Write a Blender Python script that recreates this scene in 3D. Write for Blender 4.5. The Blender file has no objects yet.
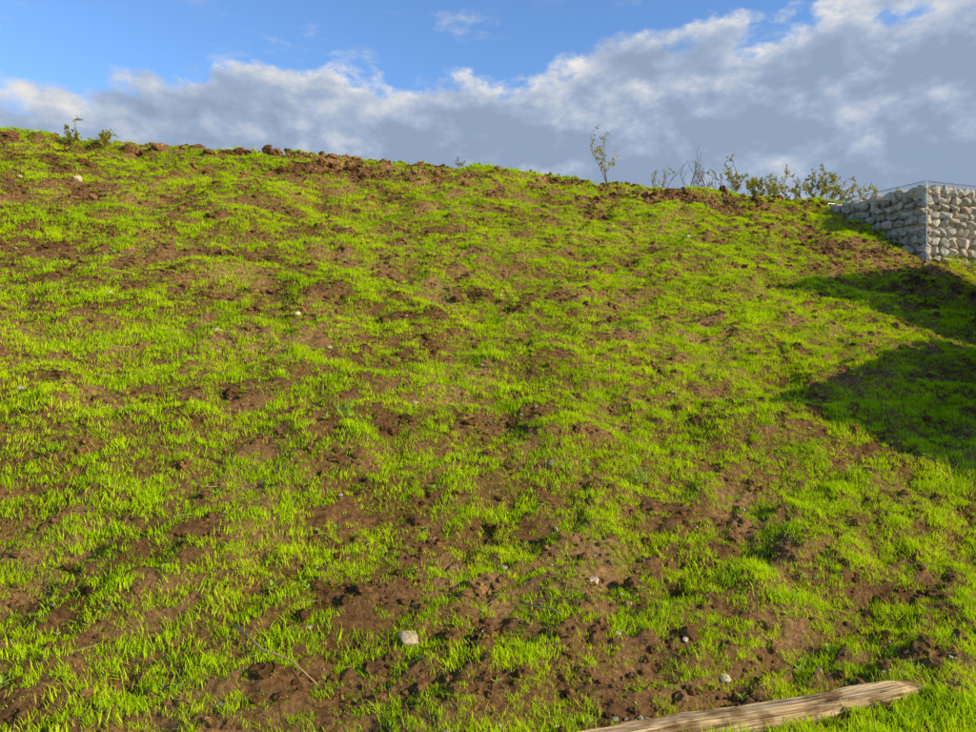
import bpy, bmesh, math, random
import numpy as np
from mathutils import Vector, Matrix, Euler
random.seed(7); rng=np.random.default_rng(11)
S=bpy.context.scene
S.view_settings.view_transform='Standard'; S.view_settings.look='None'; S.view_settings.exposure=0
COL=S.collection

# ---------------------------------------------------------------- noise
_T=[np.random.default_rng(100+i).random((256,256)) for i in range(12)]
def vn(x,y,s=0):
    T=_T[s%12]; xi=np.floor(x).astype(np.int64); yi=np.floor(y).astype(np.int64)
    fx=x-xi; fy=y-yi; fx=fx*fx*(3-2*fx); fy=fy*fy*(3-2*fy)
    a=T[xi&255,yi&255]; b=T[(xi+1)&255,yi&255]; c=T[xi&255,(yi+1)&255]; d=T[(xi+1)&255,(yi+1)&255]
    return (a*(1-fx)+b*fx)*(1-fy)+(c*(1-fx)+d*fx)*fy-.5
def fbm(x,y,o=4,s=0):
    r=0;A=1.
    for i in range(o):
        r=r+A*vn(x*2**i+17.3*i,y*2**i+5.1*i,s+i); A*=.5
    return r
def sstep(a,b,t):
    t=np.clip((t-a)/(b-a),0,1); return t*t*(3-2*t)
SL=.531
def H(x,y):
    x=np.asarray(x,float); y=np.asarray(y,float)
    v=y-2.88-.315*x
    top=5.06-.035*np.clip(v-9.4,0,20)
    r=SL*v+ .10*fbm(x*.35,v*.35,2,3)
    k=.22; h=np.clip(.5+.5*(r-0)/k,0,1); r=r*h+k*h*(1-h)          # foot
    k=.5; h=np.clip(.5+.5*(top-r)/k,0,1); z=top*(1-h)+r*h-k*h*(1-h) # crest
    near=np.exp(-((x/30)**2+((y-6)/30)**2))
    sl=sstep(-.3,.3,v)
    crest=np.exp(-((v-9.3)/.8)**2)
    z=z+near*( .16*fbm(x*.7,v*.9,2,1)*(.3+.7*sl) + .14*fbm(x*1.9,v*3.6,3,5)*(.3+.7*sl)
        + (.080+.05*crest)*fbm(x*6,v*8,3,7)*(.35+.65*sl)+ .034*np.abs(fbm(x*21,v*23,3,2))*(1+1.*crest))
    z=z+near*crest*.10*np.abs(fbm(x*2.5,v*2.5,2,9))
    z=z-.48*np.exp(-((x-8.2)/1.3)**2-((y-11.3)/1.1)**2)
    return z
def P(px,py):
    a=(px-488)/705.; b=(366-py)/705.
    y=(1.6+SL*2.88)/(SL*(1-.315*a)-b)
    if y-2.88-.315*a*y<0: y=1.6/(-b)
    return a*y,y
def G(px,py,dz=0):
    x,y=P(px,py); return Vector((x,y,float(H(x,y))+dz))

# ---------------------------------------------------------------- node helpers
def newmat(name):
    m=bpy.data.materials.new(name); m.use_nodes=True; nt=m.node_tree; nt.nodes.clear()
    out=nt.nodes.new('ShaderNodeOutputMaterial'); return m,nt,out
def N(nt,t,**k):
    n=nt.nodes.new(t)
    for a,b in k.items():
        if a in n.inputs.keys(): n.inputs[a].default_value=b
        else: setattr(n,a,b)
    return n
def ramp(nt,fac,stops):
    r=nt.nodes.new('ShaderNodeValToRGB'); cr=r.color_ramp
    while len(cr.elements)<len(stops): cr.elements.new(.5)
    for e,(p,c) in zip(cr.elements,stops): e.position=p; e.color=(*c,1)
    nt.links.new(fac,r.inputs[0]); return r.outputs[0]
def mth(nt,op,*a,clamp=False):
    n=nt.nodes.new('ShaderNodeMath'); n.operation=op; n.use_clamp=clamp
    for i,v in enumerate(a):
        if isinstance(v,(int,float)): n.inputs[i].default_value=v
        else: nt.links.new(v,n.inputs[i])
    return n.outputs[0]
def mixc(nt,f,a,b,mode='MIX'):
    n=nt.nodes.new('ShaderNodeMix'); n.data_type='RGBA'; n.blend_type=mode
    for s,v in ((0,f),(6,a),(7,b)):
        if isinstance(v,(int,float)): n.inputs[s].default_value=v
        elif isinstance(v,tuple): n.inputs[s].default_value=(*v,1)
        else: nt.links.new(v,n.inputs[s])
    return n.outputs[2]

def soil_mat(name,inst=False):
    m,nt,out=newmat(name)
    geo=N(nt,'ShaderNodeNewGeometry')
    n1=N(nt,'ShaderNodeTexNoise',Scale=1.3,Detail=4.); n2=N(nt,'ShaderNodeTexNoise',Scale=38.,Detail=6.,Roughness=.65)
    for n in (n1,n2): nt.links.new(geo.outputs['Position'],n.inputs['Vector'])
    c1=ramp(nt,n1.outputs[0],[(.35,(.16,.082,.036)),(.52,(.25,.135,.062)),(.68,(.36,.21,.10))])
    c2=ramp(nt,n2.outputs[0],[(.3,(.33,.31,.29)),(.5,(.95,.93,.9)),(.72,(1.7,1.62,1.45))])
    c=mixc(nt,1.,c1,c2,'MULTIPLY')
    if inst:
        oi=N(nt,'ShaderNodeObjectInfo')
        c=mixc(nt,1.,c,ramp(nt,oi.outputs['Random'],[(0,(.6,.58,.55)),(.6,(1.,.97,.92)),(1,(1.6,1.5,1.3))]),'MULTIPLY')
    b=N(nt,'ShaderNodeBsdfPrincipled',Roughness=.95); b.inputs['Specular IOR Level'].default_value=.05
    nt.links.new(c,b.inputs['Base Color'])
    n3=N(nt,'ShaderNodeTexNoise',Scale=80.,Detail=5.,Roughness=.75); nt.links.new(geo.outputs['Position'],n3.inputs['Vector'])
    bp=N(nt,'ShaderNodeBump',Strength=1.,Distance=.022); nt.links.new(n3.outputs[0],bp.inputs['Height'])
    nt.links.new(bp.outputs[0],b.inputs['Normal']); nt.links.new(b.outputs[0],out.inputs[0]); return m
SOIL=soil_mat('soil'); CLOD=soil_mat('clod_soil',True)

def leaf_mat(name,lo,mid,hi,trans=.45,base=(.20,.22,.06)):
    m,nt,out=newmat(name)
    oi=N(nt,'ShaderNodeObjectInfo'); at=N(nt,'ShaderNodeAttribute',attribute_name='rnd'); ah=N(nt,'ShaderNodeAttribute',attribute_name='hh')
    g=N(nt,'ShaderNodeNewGeometry'); pn=N(nt,'ShaderNodeTexNoise',Scale=1.6,Detail=4.); nt.links.new(g.outputs['Position'],pn.inputs['Vector'])
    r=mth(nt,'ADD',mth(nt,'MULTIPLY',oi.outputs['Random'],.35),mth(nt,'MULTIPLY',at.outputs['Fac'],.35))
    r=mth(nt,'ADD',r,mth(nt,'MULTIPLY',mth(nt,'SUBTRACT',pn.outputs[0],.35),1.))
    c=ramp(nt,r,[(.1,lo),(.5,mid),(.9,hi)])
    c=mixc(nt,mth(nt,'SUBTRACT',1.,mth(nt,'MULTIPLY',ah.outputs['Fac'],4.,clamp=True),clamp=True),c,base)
    d=N(nt,'ShaderNodeBsdfDiffuse')
    t=N(nt,'ShaderNodeBsdfTranslucent')
    nt.links.new(c,d.inputs['Color'])
    nt.links.new(mixc(nt,1.,c,(1.3,1.15,.6),'MULTIPLY'),t.inputs[0])
    mx=N(nt,'ShaderNodeMixShader'); mx.inputs[0].default_value=trans
    nt.links.new(d.outputs[0],mx.inputs[1]); nt.links.new(t.outputs[0],mx.inputs[2]); nt.links.new(mx.outputs[0],out.inputs[0]); return m
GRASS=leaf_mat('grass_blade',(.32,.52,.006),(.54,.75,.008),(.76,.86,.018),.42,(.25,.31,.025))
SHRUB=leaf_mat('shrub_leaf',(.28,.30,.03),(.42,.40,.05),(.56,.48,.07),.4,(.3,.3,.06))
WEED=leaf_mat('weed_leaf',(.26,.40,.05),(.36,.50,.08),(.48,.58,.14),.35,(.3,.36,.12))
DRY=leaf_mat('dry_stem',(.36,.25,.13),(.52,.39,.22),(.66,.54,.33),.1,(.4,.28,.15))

def rock_mat(name,cols,inst=True,scale=14.):
    m,nt,out=newmat(name)
    tc=N(nt,'ShaderNodeNewGeometry'); n=N(nt,'ShaderNodeTexNoise',Scale=scale,Detail=8.,Roughness=.65)
    nt.links.new(tc.outputs['Position'],n.inputs['Vector'])
    if inst: rr=N(nt,'ShaderNodeObjectInfo').outputs['Random']
    else: rr=N(nt,'ShaderNodeAttribute',attribute_name='rnd').outputs['Fac']
    k=len(cols); c=ramp(nt,rr,[((i+.5)/k,cc) for i,cc in enumerate(cols)])
    c=mixc(nt,1.,c,ramp(nt,n.outputs[0],[(.3,(.5,.5,.5)),(.5,(.95,.95,.95)),(.7,(1.2,1.18,1.12))]),'MULTIPLY')
    b=N(nt,'ShaderNodeBsdfPrincipled',Roughness=.9); b.inputs['Specular IOR Level'].default_value=.15
    nt.links.new(c,b.inputs['Base Color'])
    bp=N(nt,'ShaderNodeBump',Strength=.7,Distance=.02); nt.links.new(n.outputs[0],bp.inputs['Height']); nt.links.new(bp.outputs[0],b.inputs['Normal'])
    nt.links.new(b.outputs[0],out.inputs[0]); return m
PEB=rock_mat('pebble_stone',[(.26,.20,.14),(.38,.31,.22),(.56,.48,.37),(.34,.29,.24)],True,40)
GAB=rock_mat('gabion_stone',[(.44,.38,.28),(.60,.51,.38),(.50,.38,.25),(.66,.57,.44),(.46,.42,.36)],False,14)
STONE=rock_mat('pale_stone',[(.5,.38,.25),(.64,.53,.38)],True,30)

# ---------------------------------------------------------------- mesh helper
class Acc:
    def __init__(s): s.v=[];s.f=[];s.r=[];s.h=[]
    def add(s,vs,fs,r=None,h=None):
        o=len(s.v); s.v+= [tuple(p) for p in vs]; s.f+=[tuple(i+o for i in f) for f in fs]
        r=random.random() if r is None else r
        s.r+=[r]*len(vs); s.h+= h if h is not None else [1.]*len(vs)
    def mesh(s,name,mat,smooth=False):
        me=bpy.data.meshes.new(name); me.from_pydata(s.v,[],s.f)
        for nm,d in (('rnd',s.r),('hh',s.h)):
            a=me.attributes.new(nm,'FLOAT','POINT'); a.data.foreach_set('value',d)
        me.materials.append(mat)
        if smooth: me.polygons.foreach_set('use_smooth',[True]*len(me.polygons))
        me.update(); return me
    def obj(s,name,mat,parent=None,smooth=False,link=True):
        o=bpy.data.objects.new(name,s.mesh(name,mat,smooth))
        if link: COL.objects.link(o)
        if parent: o.parent=parent
        return o
def tube(acc,pts,r0,r1,n=5,r=None,cap=True):
    vs=[];fs=[];m=len(pts)
    for i,p in enumerate(pts):
        p=Vector(p); d=(Vector(pts[min(i+1,m-1)])-Vector(pts[max(i-1,0)])).normalized()
        u=d.cross(Vector((.31,.17,.93))).normalized(); w=d.cross(u); rad=r0+(r1-r0)*i/(m-1)
        for k in range(n):
            a=2*math.pi*k/n; vs.append(p+(u*math.cos(a)+w*math.sin(a))*rad)
    for i in range(m-1):
        for k in range(n):
            fs.append((i*n+k,i*n+(k+1)%n,(i+1)*n+(k+1)%n,(i+1)*n+k))
    if cap: fs.append(tuple(range(n))[::-1]); fs.append(tuple(range((m-1)*n,m*n)))
    acc.add(vs,fs,r)
def blade(acc,base,ang,length,width,lean,curve,seg=3,r=None):
    dx,dy=math.cos(ang),math.sin(ang); sx,sy=-dy,dx
    vs=[];hh=[];x=0;z=0;th=lean
    tw=random.uniform(-.6,.6)
    for i in range(seg+1):
        t=i/seg; w=width*(1-t**1.6)*.5*(.75+.5*min(t*3,1)) if i<seg else 0
        cx=base[0]+dx*x; cy=base[1]+dy*x
        cs,sn=math.cos(tw*t),math.sin(tw*t)
        ox,oy=(sx*cs+dx*sn)*w,(sy*cs+dy*sn)*w
        if i<seg: vs+=[(cx-ox,cy-oy,base[2]+z),(cx+ox,cy+oy,base[2]+z)]; hh+=[t,t]
        else: vs.append((cx,cy,base[2]+z)); hh.append(1.)
        x+=math.sin(th)*length/seg; z+=math.cos(th)*length/seg; th+=curve/seg
    fs=[(2*i,2*i+1,2*i+3,2*i+2) for i in range(seg-1)]+[(2*seg-2,2*seg-1,2*seg)]
    acc.add(vs,fs,r,hh)
def rock_hull(n=14,box=(1,1,1),p=.6,seed=None):
    bm=bmesh.new(); R=random
    for i in range(n):
        d=Vector((R.gauss(0,1),R.gauss(0,1),R.gauss(0,1))).normalized()
        m=max(abs(d.x),abs(d.y),abs(d.z)); d=d.lerp(d/m,p)*R.uniform(.88,1.05)
        bm.verts.new((d.x*box[0],d.y*box[1],d.z*box[2]))
    res=bmesh.ops.convex_hull(bm,input=bm.verts)
    junk=[g for g in res['geom_interior'] if isinstance(g,bmesh.types.BMVert)]
    if junk: bmesh.ops.delete(bm,geom=junk,context='VERTS')
    loose=[v for v in bm.verts if not v.link_faces]
    if loose: bmesh.ops.delete(bm,geom=loose,context='VERTS')
    bmesh.ops.bevel(bm,geom=bm.edges[:],offset=.07*min(box),segments=1,affect='EDGES')
    bm.verts.index_update(); vs=[v.co.copy() for v in bm.verts]; fs=[[v.index for v in f.verts] for f in bm.faces]; bm.free(); return vs,fs
from mathutils import noise as mn
def lump(seed,sub=2,amp=.45,fr=1.6,sq=(1,1,.7)):
    bm=bmesh.new(); bmesh.ops.create_icosphere(bm,subdivisions=sub,radius=1)
    for v in bm.verts:
        o=Vector((seed*3.1,seed*1.7,0)); k=1+amp*mn.noise(v.co*fr+o)+amp*.6*mn.noise(v.co*fr*2.7+o)
        v.co=Vector((v.co.x*sq[0],v.co.y*sq[1],v.co.z*sq[2]))*k
    vs=[v.co.copy() for v in bm.verts]; fs=[[v.index for v in f.verts] for f in bm.faces]; bm.free(); return vs,fs

# ---------------------------------------------------------------- ground
def axis(knots):
    out=[]
    for (a,b,s) in knots: out+=list(np.arange(a,b,s))
    return np.array(out)
def geo_ext(start,end,s0,n):
    return start+np.sign(end-start)*s0*(np.power(abs(end-start)/s0,np.arange(1,n+1)/n))
xs=axis([(-9.5,-5,.03),(-5,5,.018),(5,12.5,.03)])
xs=np.concatenate([geo_ext(xs[0],-600,.1,26)[::-1],xs,geo_ext(xs[-1],600,.1,26)])
vs_=axis([(-2,-.5,.04),(-.5,2.5,.014),(2.5,6,.022),(6,10.2,.03),(10.2,12,.08)])
vs_=np.concatenate([geo_ext(vs_[0],-600,.1,26)[::-1],vs_,geo_ext(vs_[-1],900,.1,28)])
X,V=np.meshgrid(xs,vs_); Y=V+2.88+.315*X; Z=H(X,Y)
nx,ny=len(xs),len(vs_)
co=np.stack([X,Y,Z],-1).reshape(-1,3).astype(np.float32)
i,j=np.meshgrid(np.arange(nx-1),np.arange(ny-1)); a=(j*nx+i).ravel()
F=np.stack([a,a+1,a+nx+1,a+nx],-1).astype(np.int32)
me=bpy.data.meshes.new('ground'); me.vertices.add(len(co)); me.vertices.foreach_set('co',co.ravel())
me.loops.add(F.size); me.loops.foreach_set('vertex_index',F.ravel())
me.polygons.add(len(F)); me.polygons.foreach_set('loop_start',np.arange(0,F.size,4,dtype=np.int32)); me.polygons.foreach_set('loop_total',np.full(len(F),4,dtype=np.int32))
me.update(calc_edges=True); me.materials.append(SOIL); me.polygons.foreach_set('use_smooth',np.ones(len(F),bool))
COL.objects.link(bpy.data.objects.new('grass_bank_ground',me))

# ---------------------------------------------------------------- instancing
def scatter(name,protos,pts,rot,scl,idx):
    c=bpy.data.collections.new(name+'_parts')
    for p in protos: c.objects.link(p)
    me=bpy.data.meshes.new(name); me.vertices.add(len(pts)); me.vertices.foreach_set('co',pts.astype(np.float32).ravel())
    a=me.attributes.new('rot','FLOAT_VECTOR','POINT'); a.data.foreach_set('vector',rot.astype(np.float32).ravel())
    a=me.attributes.new('scl','FLOAT_VECTOR','POINT'); a.data.foreach_set('vector',scl.astype(np.float32).ravel())
    a=me.attributes.new('pick','INT','POINT'); a.data.foreach_set('value',idx.astype(np.int32))
    me.update(); o=bpy.data.objects.new(name,me); COL.objects.link(o)
    ng=bpy.data.node_groups.new(name+'_gn','GeometryNodeTree')
    ng.interface.new_socket('Geometry',in_out='INPUT',socket_type='NodeSocketGeometry'); ng.interface.new_socket('Geometry',in_out='OUTPUT',socket_type='NodeSocketGeometry')
    gi=ng.nodes.new('NodeGroupInput'); go=ng.nodes.new('NodeGroupOutput')
    ci=ng.nodes.new('GeometryNodeCollectionInfo'); ci.inputs['Collection'].default_value=c; ci.inputs['Separate Children'].default_value=True; ci.inputs['Reset Children'].default_value=True
    ip=ng.nodes.new('GeometryNodeInstanceOnPoints'); ip.inputs['Pick Instance'].default_value=True
    def na(n,t):
        k=ng.nodes.new('GeometryNodeInputNamedAttribute'); k.data_type=t; k.inputs['Name'].default_value=n; return k.outputs['Attribute']
    er=ng.nodes.new('FunctionNodeEulerToRotation')
    L=ng.links.new; L(gi.outputs[0],ip.inputs['Points']); L(ci.outputs[0],ip.inputs['Instance'])
    L(na('rot','FLOAT_VECTOR'),er.inputs[0]); L(er.outputs[0],ip.inputs['Rotation']); L(na('scl','FLOAT_VECTOR'),ip.inputs['Scale']); L(na('pick','INT'),ip.inputs['Instance Index'])
    L(ip.outputs[0],go.inputs[0]); md=o.modifiers.new('scatter','NODES'); md.node_group=ng; return o
def proto(acc,name,mat,smooth=False): return acc.obj(name,mat,link=False,smooth=smooth)

# density mask (world x, v)
BARE=[(60,190,1.4,.35,.26),(350,178,1.2,.4,.24),(560,200,1.2,.4,.18),(30,245,1.,.3,.24),(610,310,.8,.35,.12),(720,200,1.2,.4,.22),(850,245,1.6,.8,.38),(950,290,1.3,.8,.38),
 (270,156,.6,.25,.4),(340,172,.45,.4,.45),(430,180,.6,.25,.35),(690,196,1.2,.35,.3),(90,172,1.,.2,.2),
 (440,600,.5,.3,.06),(470,680,.5,.25,.16),(640,705,.6,.2,.26),(30,570,.35,.25,.12),(30,660,.35,.22,.14),(330,590,.35,.25,.05),(260,390,.35,.2,.06),(430,230,1.,.3,.16),(150,262,1.1,.25,.14)]
LUSH=[(330,340,1.4,.7,.1),(470,500,.7,.5,.12),(600,390,.9,.6,.1),(750,300,1.1,.5,.12),(850,600,.6,.6,.12),(300,660,.35,.3,.1),(900,400,.8,.6,.15),(180,600,.6,.5,.06)]
def mask(x,v):
    m=.67+.26*fbm(x*.8,v*3.2,4,4)+.66*fbm(x*5.6,v*11,3,6)
    for L,sg in ((BARE,-1),(LUSH,1)):
        for px,py,rx,rv,am in L:
            cx,cy=P(px,py); cv=cy-2.88-.315*cx
            m=m+sg*am*np.exp(-((x-cx)/rx)**2-((v-cv)/rv)**2)
    m=m-.06*sstep(6.5,9.2,v)
    m=m+.5*(1-sstep(-.45,-.2,v))
    return m
def sample(n,vmin=-1.8,vmax=10.8):
    x=rng.uniform(-9.5,12,n); v=rng.uniform(vmin,vmax,n); y=v+2.88+.315*x
    k=(y>1.2)&(np.abs(x)<y*.95+.8); return x[k],v[k],y[k]
def logclear(x,v): return ~((np.abs(v+.12)<.05)&(x>.1)&(x<2.1))

# grass tufts
protos=[]
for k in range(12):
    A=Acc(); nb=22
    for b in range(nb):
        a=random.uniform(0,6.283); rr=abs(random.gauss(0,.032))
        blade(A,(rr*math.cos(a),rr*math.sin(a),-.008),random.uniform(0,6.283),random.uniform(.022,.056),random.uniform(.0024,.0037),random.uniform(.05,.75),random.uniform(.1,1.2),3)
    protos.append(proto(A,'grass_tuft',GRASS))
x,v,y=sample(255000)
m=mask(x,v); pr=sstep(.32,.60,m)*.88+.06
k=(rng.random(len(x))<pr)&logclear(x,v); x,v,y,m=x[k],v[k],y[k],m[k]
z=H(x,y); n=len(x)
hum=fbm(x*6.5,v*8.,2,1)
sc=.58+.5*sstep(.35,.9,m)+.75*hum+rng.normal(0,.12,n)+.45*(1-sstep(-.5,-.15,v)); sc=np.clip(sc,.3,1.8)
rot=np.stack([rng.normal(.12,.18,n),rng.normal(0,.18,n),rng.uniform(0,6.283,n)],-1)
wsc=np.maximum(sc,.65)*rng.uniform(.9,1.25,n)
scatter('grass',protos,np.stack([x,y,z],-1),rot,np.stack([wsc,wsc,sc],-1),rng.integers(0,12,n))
print('GRASS',n)

# clods
protos=[]
for k in range(8):
    A=Acc(); A.add(*lump(k+1,2,.6,1.7,(1,random.uniform(.7,1),random.uniform(.5,.8)))); protos.append(proto(A,'soil_clod',CLOD))
x,v,y=sample(230000); m=mask(x,v); k=(rng.random(len(x))<.95-.80*sstep(.4,.62,m))&logclear(x,v)&(v>-.4); x,v,y=x[k],v[k],y[k]; n=len(x)
s=np.clip(rng.lognormal(math.log(.0095),.62,n),.004,.05)
xc=rng.uniform(-9,9,7000); vc=rng.normal(9.1,.45,7000); mm=(mask(xc,vc)<.48); xc,vc=xc[mm],vc[mm]
sc_=np.clip(rng.lognormal(math.log(.025),.6,len(xc)),.01,.10)
x=np.concatenate([x,xc]); v=np.concatenate([v,vc]); y=v+2.88+.315*x; s=np.concatenate([s,sc_]); n=len(x)
scatter('soil_clods',protos,np.stack([x,y,H(x,y)+s*.25],-1),rng.uniform(0,6.283,(n,3))*np.array([.08,.08,1]),np.stack([s]*3,-1),rng.integers(0,8,n))
# pebbles
protos=[]
for k in range(6):
    A=Acc(); A.add(*rock_hull(13,(1,.75,.6),.2)); protos.append(proto(A,'pebble',PEB))
x,v,y=sample(5000); v=np.maximum(v,.0); y=v+2.88+.315*x; k=logclear(x,v); x,v,y=x[k],v[k],y[k]; n=len(x)
s=np.clip(rng.lognormal(math.log(.009),.45,n),.004,.03)
scatter('pebbles',protos,np.stack([x,y,H(x,y)+s*.4],-1),rng.uniform(-.4,.4,(n,3))+np.stack([np.zeros(n),np.zeros(n),rng.uniform(0,6.28,n)],-1),np.stack([s]*3,-1),rng.integers(0,6,n))
# straw
protos=[]
for k in range(6):
    A=Acc(); pts=[Vector((0,0,0))]; d=Vector((1,0,0))
    for q in range(6):
        d=(d+Vector((0,random.uniform(-.25,.25),random.uniform(-.1,.1)))).normalized(); pts.append(pts[-1]+d/6)
    tube(A,pts,.013,.006,4); protos.append(proto(A,'dry_straw',DRY))
x,v,y=sample(4500); n=len(x); s=rng.uniform(.04,.14,n)
scatter('dry_straw_litter',protos,np.stack([x,y,H(x,y)+.014],-1),np.stack([rng.uniform(-.3,.3,n),rng.uniform(-.5,.2,n),rng.uniform(0,6.28,n)],-1),np.stack([s]*3,-1),rng.integers(0,6,n))
# small broadleaf weeds
def leafq(A,base,dirv,up,L,W,r=None):
    dirv=dirv.normalized(); s=dirv.cross(up).normalized(); n=s.cross(dirv)
    p=[base,base+dirv*L*.35+s*W*.5+n*L*.06,base+dirv*L*.75+s*W*.4+n*L*.04,base+dirv*L-n*L*.08,base+dirv*L*.75-s*W*.4+n*L*.04,base+dirv*L*.35-s*W*.5+n*L*.06,base+dirv*L*.5]
    A.add(p,[(0,1,6),(1,2,6),(2,3,6),(3,4,6),(4,5,6),(5,0,6)],r)
protos=[]
for k in range(5):
    A=Acc()
    for q in range(8):
        a=q*2.4+random.uniform(-.3,.3); el=random.uniform(.15,.9)
        leafq(A,Vector((0,0,random.uniform(0,.02))),Vector((math.cos(a)*math.cos(el),math.sin(a)*math.cos(el),math.sin(el))),Vector((0,0,1)),random.uniform(.03,.055),random.uniform(.014,.024))
    protos.append(proto(A,'weed_rosette',WEED))
x,v,y=sample(2000); n=len(x); s=rng.uniform(.4,1.0,n)
scatter('broadleaf_weeds',protos,np.stack([x,y,H(x,y)+.006],-1),np.stack([rng.normal(0,.2,n),rng.normal(0,.2,n),rng.uniform(0,6.28,n)],-1),np.stack([s]*3,-1),rng.integers(0,5,n))

# individual stones
for px,py,w in [(407,643,.060),(593,580,.042),(725,672,.036),(628,603,.024),(424,612,.020),(297,323,.035),(415,407,.030),(330,353,.03),(78,181,.07),(934,312,.05),(422,665,.02),(217,343,.035),(505,556,.03),(20,175,.045),(20,396,.03),(618,640,.02),(688,236,.05),(556,518,.026),(110,300,.03),(500,290,.03)]:
    A=Acc(); vs,fs=rock_hull(26,(w,w*.8,w*.62),.25); A.add(vs,fs)
    o=A.obj('stone',STONE); o.location=G(px,py,w*.3); o.rotation_euler=(random.uniform(-.3,.3),random.uniform(-.3,.3),random.uniform(0,6))
# twigs
for pts in ([(522,606),(538,615),(552,626),(561,640)],[(236,652),(262,676),(292,694),(318,706)],[(456,556),(458,574)],[(380,226),(392,232),(396,242)]):
    A=Acc(); tube(A,[G(px,py,.045+.01*random.random()) for px,py in pts],.006,.003,6); A.obj('dry_twig',DRY,smooth=True)

# weed clumps
def clump(name,px,py,n,L,W,mat,lean=(.3,1.1)):
    A=Acc()
    for q in range(n): blade(A,(random.gauss(0,.03),random.gauss(0,.03),-.01),random.uniform(0,6.28),random.uniform(.6,1)*L,W,random.uniform(*lean),random.uniform(.2,.9),5)
    o=A.obj(name,mat); o.location=G(px,py)
clump('weed_clump',640,468,60,.17,.009,WEED); clump('weed_clump',345,432,40,.16,.006,WEED); clump('grass_clump',612,284,90,.26,.007,GRASS,(.5,1.2)); clump('grass_clump',680,246,50,.18,.006,GRASS)

# ---------------------------------------------------------------- crest plants
m,nt,out=newmat('twig_bark'); b=N(nt,'ShaderNodeBsdfPrincipled',Roughness=.85)
nz=N(nt,'ShaderNodeTexNoise',Scale=60.); nt.links.new(ramp(nt,nz.outputs[0],[(.3,(.10,.06,.035)),(.7,(.24,.16,.09))]),b.inputs['Base Color']); nt.links.new(b.outputs[0],out.inputs[0]); BARK=m
def shrub(name,x,y,h,spread,stems,leaf,dens,lean=0.,pl=.6):
    e=bpy.data.objects.new(name,None); COL.objects.link(e); e.location=(x,y,float(H(x,y))-.03)
    B=Acc(); Lf=Acc()
    def grow(p,d,L,r,depth):
        pts=[p.copy()]; n=6
        for i in range(n):
            d=(d+Vector((random.gauss(0,.13),random.gauss(0,.13),random.gauss(.03,.08)))).normalized(); p=p+d*L/n; pts.append(p.copy())
            if i>0 and depth<2 and random.random()<.6: 
                sd=(d+Vector((random.gauss(0,.7),random.gauss(0,.7),random.gauss(.1,.3)))).normalized(); grow(p.copy(),sd,L*random.uniform(.3,.5),r*.55,depth+1)
            if i>0 or depth>0:
                for q in range(dens):
                    if random.random()<pl:
                        ld=Vector((random.gauss(0,1),random.gauss(0,1),random.gauss(.3,.7))); leafq(Lf,p+d*random.uniform(-.5,.5)*L/n,ld,Vector((.1,.2,1)),leaf*random.uniform(.6,1.2),leaf*.55)
        tube(B,pts,r,r*.35,4)
    for s in range(stems):
        a=random.uniform(0,6.28); t=random.uniform(0,spread)
        grow(Vector((t*.25*math.cos(a),t*.25*math.sin(a),0)),Vector((math.cos(a)*t+lean,math.sin(a)*t,1)).normalized(),h*random.uniform(.6,1.05),.006+.004*h,0)
    B.obj('stems',BARK,e); 
    if Lf.v: Lf.obj('leaves',SHRUB,e)
def crest(px,v=9.7):
    a=(px-488)/705.; y=(v+2.88)/(1-.315*a); return a*y,y
for px,h,sp,st,lf,de in [(76,.38,.3,3,.055,1),(104,.30,.4,3,.055,1)]:
    x,y=crest(px,9.2); shrub('seedling_plant',x,y,h,sp,st,lf,de)
x,y=crest(607,9.4); shrub('sapling_plant',x,y,.78,.10,3,.06,1,-.16,.8)
for px,h,sp,st,lf,de in [(462,.25,.2,2,.03,1),(655,.6,.5,6,.035,1),(690,.8,.7,7,.03,0),(712,.7,.7,7,.035,1),(735,.6,.9,8,.045,2),(758,.65,.8,7,.05,3),(775,.5,.9,8,.045,2),(795,.6,.9,8,.045,2),(812,.7,.8,8,.045,3),(830,.6,.9,8,.045,2),(848,.5,.9,8,.045,2),(866,.5,.9,8,.05,2)]:
    x,y=crest(px,10.2 if px>600 else 9.4); shrub('shrub',x,y,h,sp,st,lf,de)

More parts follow.
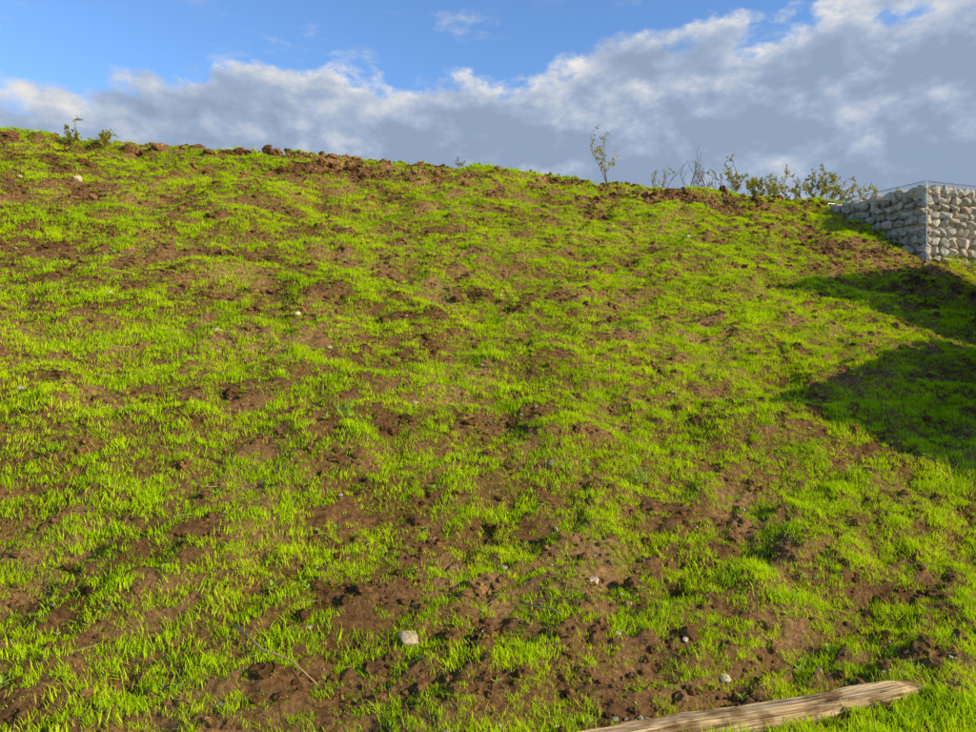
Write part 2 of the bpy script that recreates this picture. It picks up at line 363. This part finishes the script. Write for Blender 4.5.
# ---------------------------------------------------------------- gabion walls
m,nt,out=newmat('galvanised_wire'); b=N(nt,'ShaderNodeBsdfPrincipled',Roughness=.45,Metallic=.7); b.inputs['Base Color'].default_value=(.5,.5,.5,1)
nz=N(nt,'ShaderNodeTexNoise',Scale=30.); nt.links.new(ramp(nt,nz.outputs[0],[(.3,(.30,.30,.30)),(.7,(.48,.48,.48))]),b.inputs['Base Color']); nt.links.new(b.outputs[0],out.inputs[0]); WIRE=m
def gabion(foot,z0,z1,zfn=None):
    e=bpy.data.objects.new('gabion_wall',None); COL.objects.link(e)
    St=Acc(); W=Acc(); C=Acc()
    foot=[Vector((a,b,0)) for a,b in foot]; n=len(foot); cen=sum(foot,Vector())/n
    inner=[cen+(p-cen)*.80 for p in foot]
    vs=[p+Vector((0,0,z0)) for p in inner]+[p+Vector((0,0,z1-.16)) for p in inner]
    C.add(vs,[(i,(i+1)%n,n+(i+1)%n,n+i) for i in range(n)]+[tuple(range(n,2*n))])
    def stone(c,ax,up,nr,w,h):
        vs,fs=rock_hull(16,(w*.51,.10,h*.51),.55)
        R=Matrix((ax,nr,up)).transposed(); J=Euler((random.gauss(0,.14),random.gauss(0,.22),random.gauss(0,.16))).to_matrix()
        St.add([c+R@(J@v) for v in vs],fs)
    for i in range(n):
        p,q=foot[i],foot[(i+1)%n]; ax=(q-p); L=ax.length; ax.normalize(); up=Vector((0,0,1)); nr=ax.cross(up)
        z=z0
        while z<z1-.04:
            h=min(random.uniform(.12,.21),z1-z); 
            if z1-(z+h)<.07: h=z1-z
            t=0
            while t<L-.02:
                w=random.uniform(.13,.29)
                if L-(t+w)<.09: w=L-t
                stone(p+ax*(t+w/2)-nr*(.105+random.uniform(0,.03))+up*(z+h/2+random.gauss(0,.012)),ax,up,nr,w,h); t+=w
            z+=h
        o=nr*.012
        for k in range(int(L/.1)+2):
            t=min(k*.1,L); tube(W,[p+ax*t+o+up*z0,p+ax*t+o+up*(z1+.01)],.0025,.0025,4)
        k=z1+.01
        while k>z0: tube(W,[p+o+up*k,q+o+up*k],.0025,.0025,4); k-=.1
        for c in (p,): tube(W,[c+o+up*z0,c+o+up*(z1+.03)],.005,.005,5)
        tube(W,[p+o+up*(z1+.03),q+o+up*(z1+.03)],.006,.006,5)
    # top course
    a,b_,d=foot[0],foot[1],foot[-1]; u=b_-a; w=d-a; nu=max(2,int(u.length/.2)); nw=max(2,int(w.length/.2))
    for i in range(nu):
        for j in range(nw):
            c=a+u*((i+.5)/nu)+w*((j+.5)/nw); stone(c+Vector((0,0,z1-.09)),u.normalized(),Vector((0,0,1)),-w.normalized(),u.length/nu,.18)
    for k in range(int(w.length/.1)): t=k*.1/w.length; tube(W,[a+w*t+Vector((0,0,z1+.022)),b_+w*t+Vector((0,0,z1+.022))],.0025,.0025,4)
    St.obj('stones',GAB,e); W.obj('wire_mesh',WIRE,e); C.obj('core_fill',GAB,e)
gabion([(7.46,12.0),(9.38,12.62),(8.50,14.25),(6.58,13.63)],2.6,4.72)
gabion([(6.15,7.9),(7.3,7.55),(9.3,11.0),(8.45,11.6)],.6,3.76)
gabion([(4.88,5.0),(5.9,4.7),(7.0,7.4),(6.0,7.8)],-.1,2.40)

# ---------------------------------------------------------------- timber edging log
m,nt,out=newmat('weathered_timber'); tc=N(nt,'ShaderNodeTexCoord'); mp=N(nt,'ShaderNodeMapping'); mp.inputs['Scale'].default_value=(2.5,38,38); nt.links.new(tc.outputs['Object'],mp.inputs[0])
n1=N(nt,'ShaderNodeTexNoise',Scale=1.5,Detail=8.,Roughness=.7); nt.links.new(mp.outputs[0],n1.inputs['Vector'])
n2=N(nt,'ShaderNodeTexNoise',Scale=7.,Detail=5.); nt.links.new(tc.outputs['Object'],n2.inputs['Vector'])
c=ramp(nt,n1.outputs[0],[(.36,(.09,.05,.025)),(.44,(.46,.31,.17)),(.6,(.68,.50,.29)),(.75,(.78,.61,.39))])
c=mixc(nt,1.,c,ramp(nt,n2.outputs[0],[(.36,(.45,.38,.3)),(.50,(1.0,1.0,1.0))]),'MULTIPLY')
b=N(nt,'ShaderNodeBsdfPrincipled',Roughness=.9); b.inputs['Specular IOR Level'].default_value=.1; nt.links.new(c,b.inputs['Base Color'])
bp=N(nt,'ShaderNodeBump',Strength=.8,Distance=.012); nt.links.new(n1.outputs[0],bp.inputs['Height']); nt.links.new(bp.outputs[0],b.inputs['Normal']); nt.links.new(b.outputs[0],out.inputs[0])
p0=Vector((.15,2.81,.022)); p1=Vector((2.10,3.45,.022)); L=(p1-p0).length
A=Acc(); vs=[];fs=[]; nr_,ns=90,190
for i in range(ns+1):
    t=i/ns*L; endk=1-.45*max(0,(t-L+.18)/.18)
    for k in range(nr_):
        a=2*math.pi*k/nr_
        g=.9+.16*mn.noise(Vector((math.cos(a)*5,math.sin(a)*5,t*.8)))+.11*mn.noise(Vector((math.cos(a)*14,math.sin(a)*14,t*2.5)))+.10*mn.noise(Vector((math.cos(a)*4,math.sin(a)*4,t*7)))
        yy=math.copysign(abs(math.cos(a))**.7,math.cos(a))*.075*g; zz=math.copysign(abs(math.sin(a))**.7,math.sin(a))*.054*g
        vs.append((t+(.05*mn.noise(Vector((k*.4,0,0))) if i in(0,ns) else 0),yy*endk+.018*math.sin(t*2.3),zz*endk+.008*math.sin(t*3.1+1)))
for i in range(ns):
    for k in range(nr_): fs.append((i*nr_+k,(i+1)*nr_+k,(i+1)*nr_+(k+1)%nr_,i*nr_+(k+1)%nr_))
fs.append(tuple(range(nr_))); fs.append(tuple(range(ns*nr_,(ns+1)*nr_))[::-1]); A.add(vs,fs)
o=A.obj('timber_log',m); o.location=p0; o.rotation_euler=(0,0,math.atan2(p1.y-p0.y,p1.x-p0.x))

# ---------------------------------------------------------------- light
EL=math.radians(21.5); s=Vector((.92,-.39,0)).normalized()*math.cos(EL)+Vector((0,0,math.sin(EL)))
ld=bpy.data.lights.new('sun','SUN'); ld.energy=5; ld.angle=math.radians(.5); ld.color=(1,.86,.54)
lo=bpy.data.objects.new('sun',ld); lo.rotation_euler=s.to_track_quat('Z','Y').to_euler(); lo.location=(20,-8,15); COL.objects.link(lo)
w=bpy.data.worlds.new('World'); S.world=w; w.use_nodes=True; nt=w.node_tree; nt.nodes.clear()
wo=nt.nodes.new('ShaderNodeOutputWorld'); bg=nt.nodes.new('ShaderNodeBackground'); bg.inputs[1].default_value=.14; nt.links.new(bg.outputs[0],wo.inputs[0])
sky=nt.nodes.new('ShaderNodeTexSky'); sky.sky_type='NISHITA'; sky.sun_disc=False; sky.sun_elevation=EL; sky.sun_rotation=math.atan2(s.x,s.y); sky.air_density=1.; sky.dust_density=.4; sky.ozone_density=2.
tc=nt.nodes.new('ShaderNodeTexCoord'); sp=nt.nodes.new('ShaderNodeSeparateXYZ'); nt.links.new(tc.outputs['Generated'],sp.inputs[0])
m_=lambda op,*a,**k: mth(nt,op,*a,**k)
X_,Y_,Z_=sp.outputs
az=m_('ARCTAN2',X_,Y_); hyp=m_('SQRT',m_('ADD',m_('MULTIPLY',X_,X_),m_('MULTIPLY',Y_,Y_))); el=m_('DIVIDE',Z_,m_('MAXIMUM',hyp,.05))
def nz(ox,oy,scale,det,rough=.55,sy=1.5,zo=0.):
    c=nt.nodes.new('ShaderNodeCombineXYZ'); nt.links.new(m_('ADD',az,ox),c.inputs[0]); nt.links.new(m_('MULTIPLY',m_('ADD',el,oy),sy),c.inputs[1]); c.inputs[2].default_value=zo
    t=nt.nodes.new('ShaderNodeTexNoise'); t.inputs['Scale'].default_value=scale; t.inputs['Detail'].default_value=det; t.inputs['Roughness'].default_value=rough; nt.links.new(c.outputs[0],t.inputs['Vector']); return t.outputs[0]
fc=nt.nodes.new('ShaderNodeFloatCurve'); nt.links.new(m_('ADD',m_('MULTIPLY',az,.5),.5),fc.inputs['Value'])
cv=fc.mapping.curves[0]
pts=[(-200,100),(0,100),(70,96),(140,88),(190,78),(290,80),(350,64),(430,62),(520,54),(580,44),(640,34),(700,24),(780,10),(860,-20),(976,-50),(1100,0)]
P_=[]
for px,py in pts:
    a=math.atan((px-488)/705); P_.append((a*.5+.5,((366-py)/705)*math.cos(a)))
cv.points[0].location=(0,.2); cv.points[1].location=(1,.2)  # cloud bank kept low outside the view to reduce fill light
for q in P_: cv.points.new(*q)
fc.mapping.update()
n1=nz(0,0,12,9,.6,1.35); n2=nz(.014,.022,12,9,.6,1.35); n3=nz(0,0,3.8,3,.5,2.2,4.)
dens=m_('ADD',m_('MULTIPLY',m_('SUBTRACT',fc.outputs[0],el),15.),m_('ADD',m_('MULTIPLY',m_('SUBTRACT',n1,.5),2.8),m_('MULTIPLY',m_('SUBTRACT',n3,.5),3.8)))
def mr(v,a,b,lo=0.,hi=1.):
    n=nt.nodes.new('ShaderNodeMapRange'); n.interpolation_type='SMOOTHSTEP'; n.inputs[1].default_value=a; n.inputs[2].default_value=b; n.inputs[3].default_value=lo; n.inputs[4].default_value=hi; nt.links.new(v,n.inputs[0]); return n.outputs[0]
cm=mr(dens,-.25,.4)
wis=m_('MULTIPLY',mr(nz(1.3,0,7,7,.65,2.2,9.),.54,.76),.55)
cm2=m_('MAXIMUM',cm,wis)
rel=m_('MULTIPLY',m_('SUBTRACT',n1,n2),2.0)
edge=m_('SUBTRACT',1.,mr(dens,.05,.95))
br=m_('ADD',m_('ADD',m_('ADD',m_('MULTIPLY',edge,.55),.12),rel),m_('MULTIPLY',m_('SUBTRACT',nz(.5,.1,5,5,.5,1.8,2.),.5),1.6))
cc=ramp(nt,br,[(0,(2.05,2.65,3.7)),(.25,(2.5,3.15,4.3)),(.6,(3.9,4.3,5.0)),(.95,(6.4,6.1,5.6))])
cc=mixc(nt,1.,cc,mixc(nt,mr(el,.6,1.5),(1.,1.,1.),(.35,.35,.35)),'MULTIPLY')  # high clouds tinted darker, lowering fill from above
skc=mixc(nt,1.,sky.outputs[0],(1.08,1.38,1.75),'MULTIPLY')
skc=mixc(nt,1.,skc,mixc(nt,mr(el,.6,1.6),(1.,1.,1.),(.45,.38,.30)),'MULTIPLY')  # sky colour darkened toward the unseen zenith to weaken fill light
col=mixc(nt,cm2,skc,cc); nt.links.new(col,bg.inputs[0])

cd=bpy.data.cameras.new('camera'); cd.lens=26; cd.sensor_width=36; cd.clip_end=3000; cd.clip_start=.05
co_=bpy.data.objects.new('camera',cd); co_.location=(0,0,1.6); co_.rotation_euler=(math.radians(90),0,0); COL.objects.link(co_); S.camera=co_
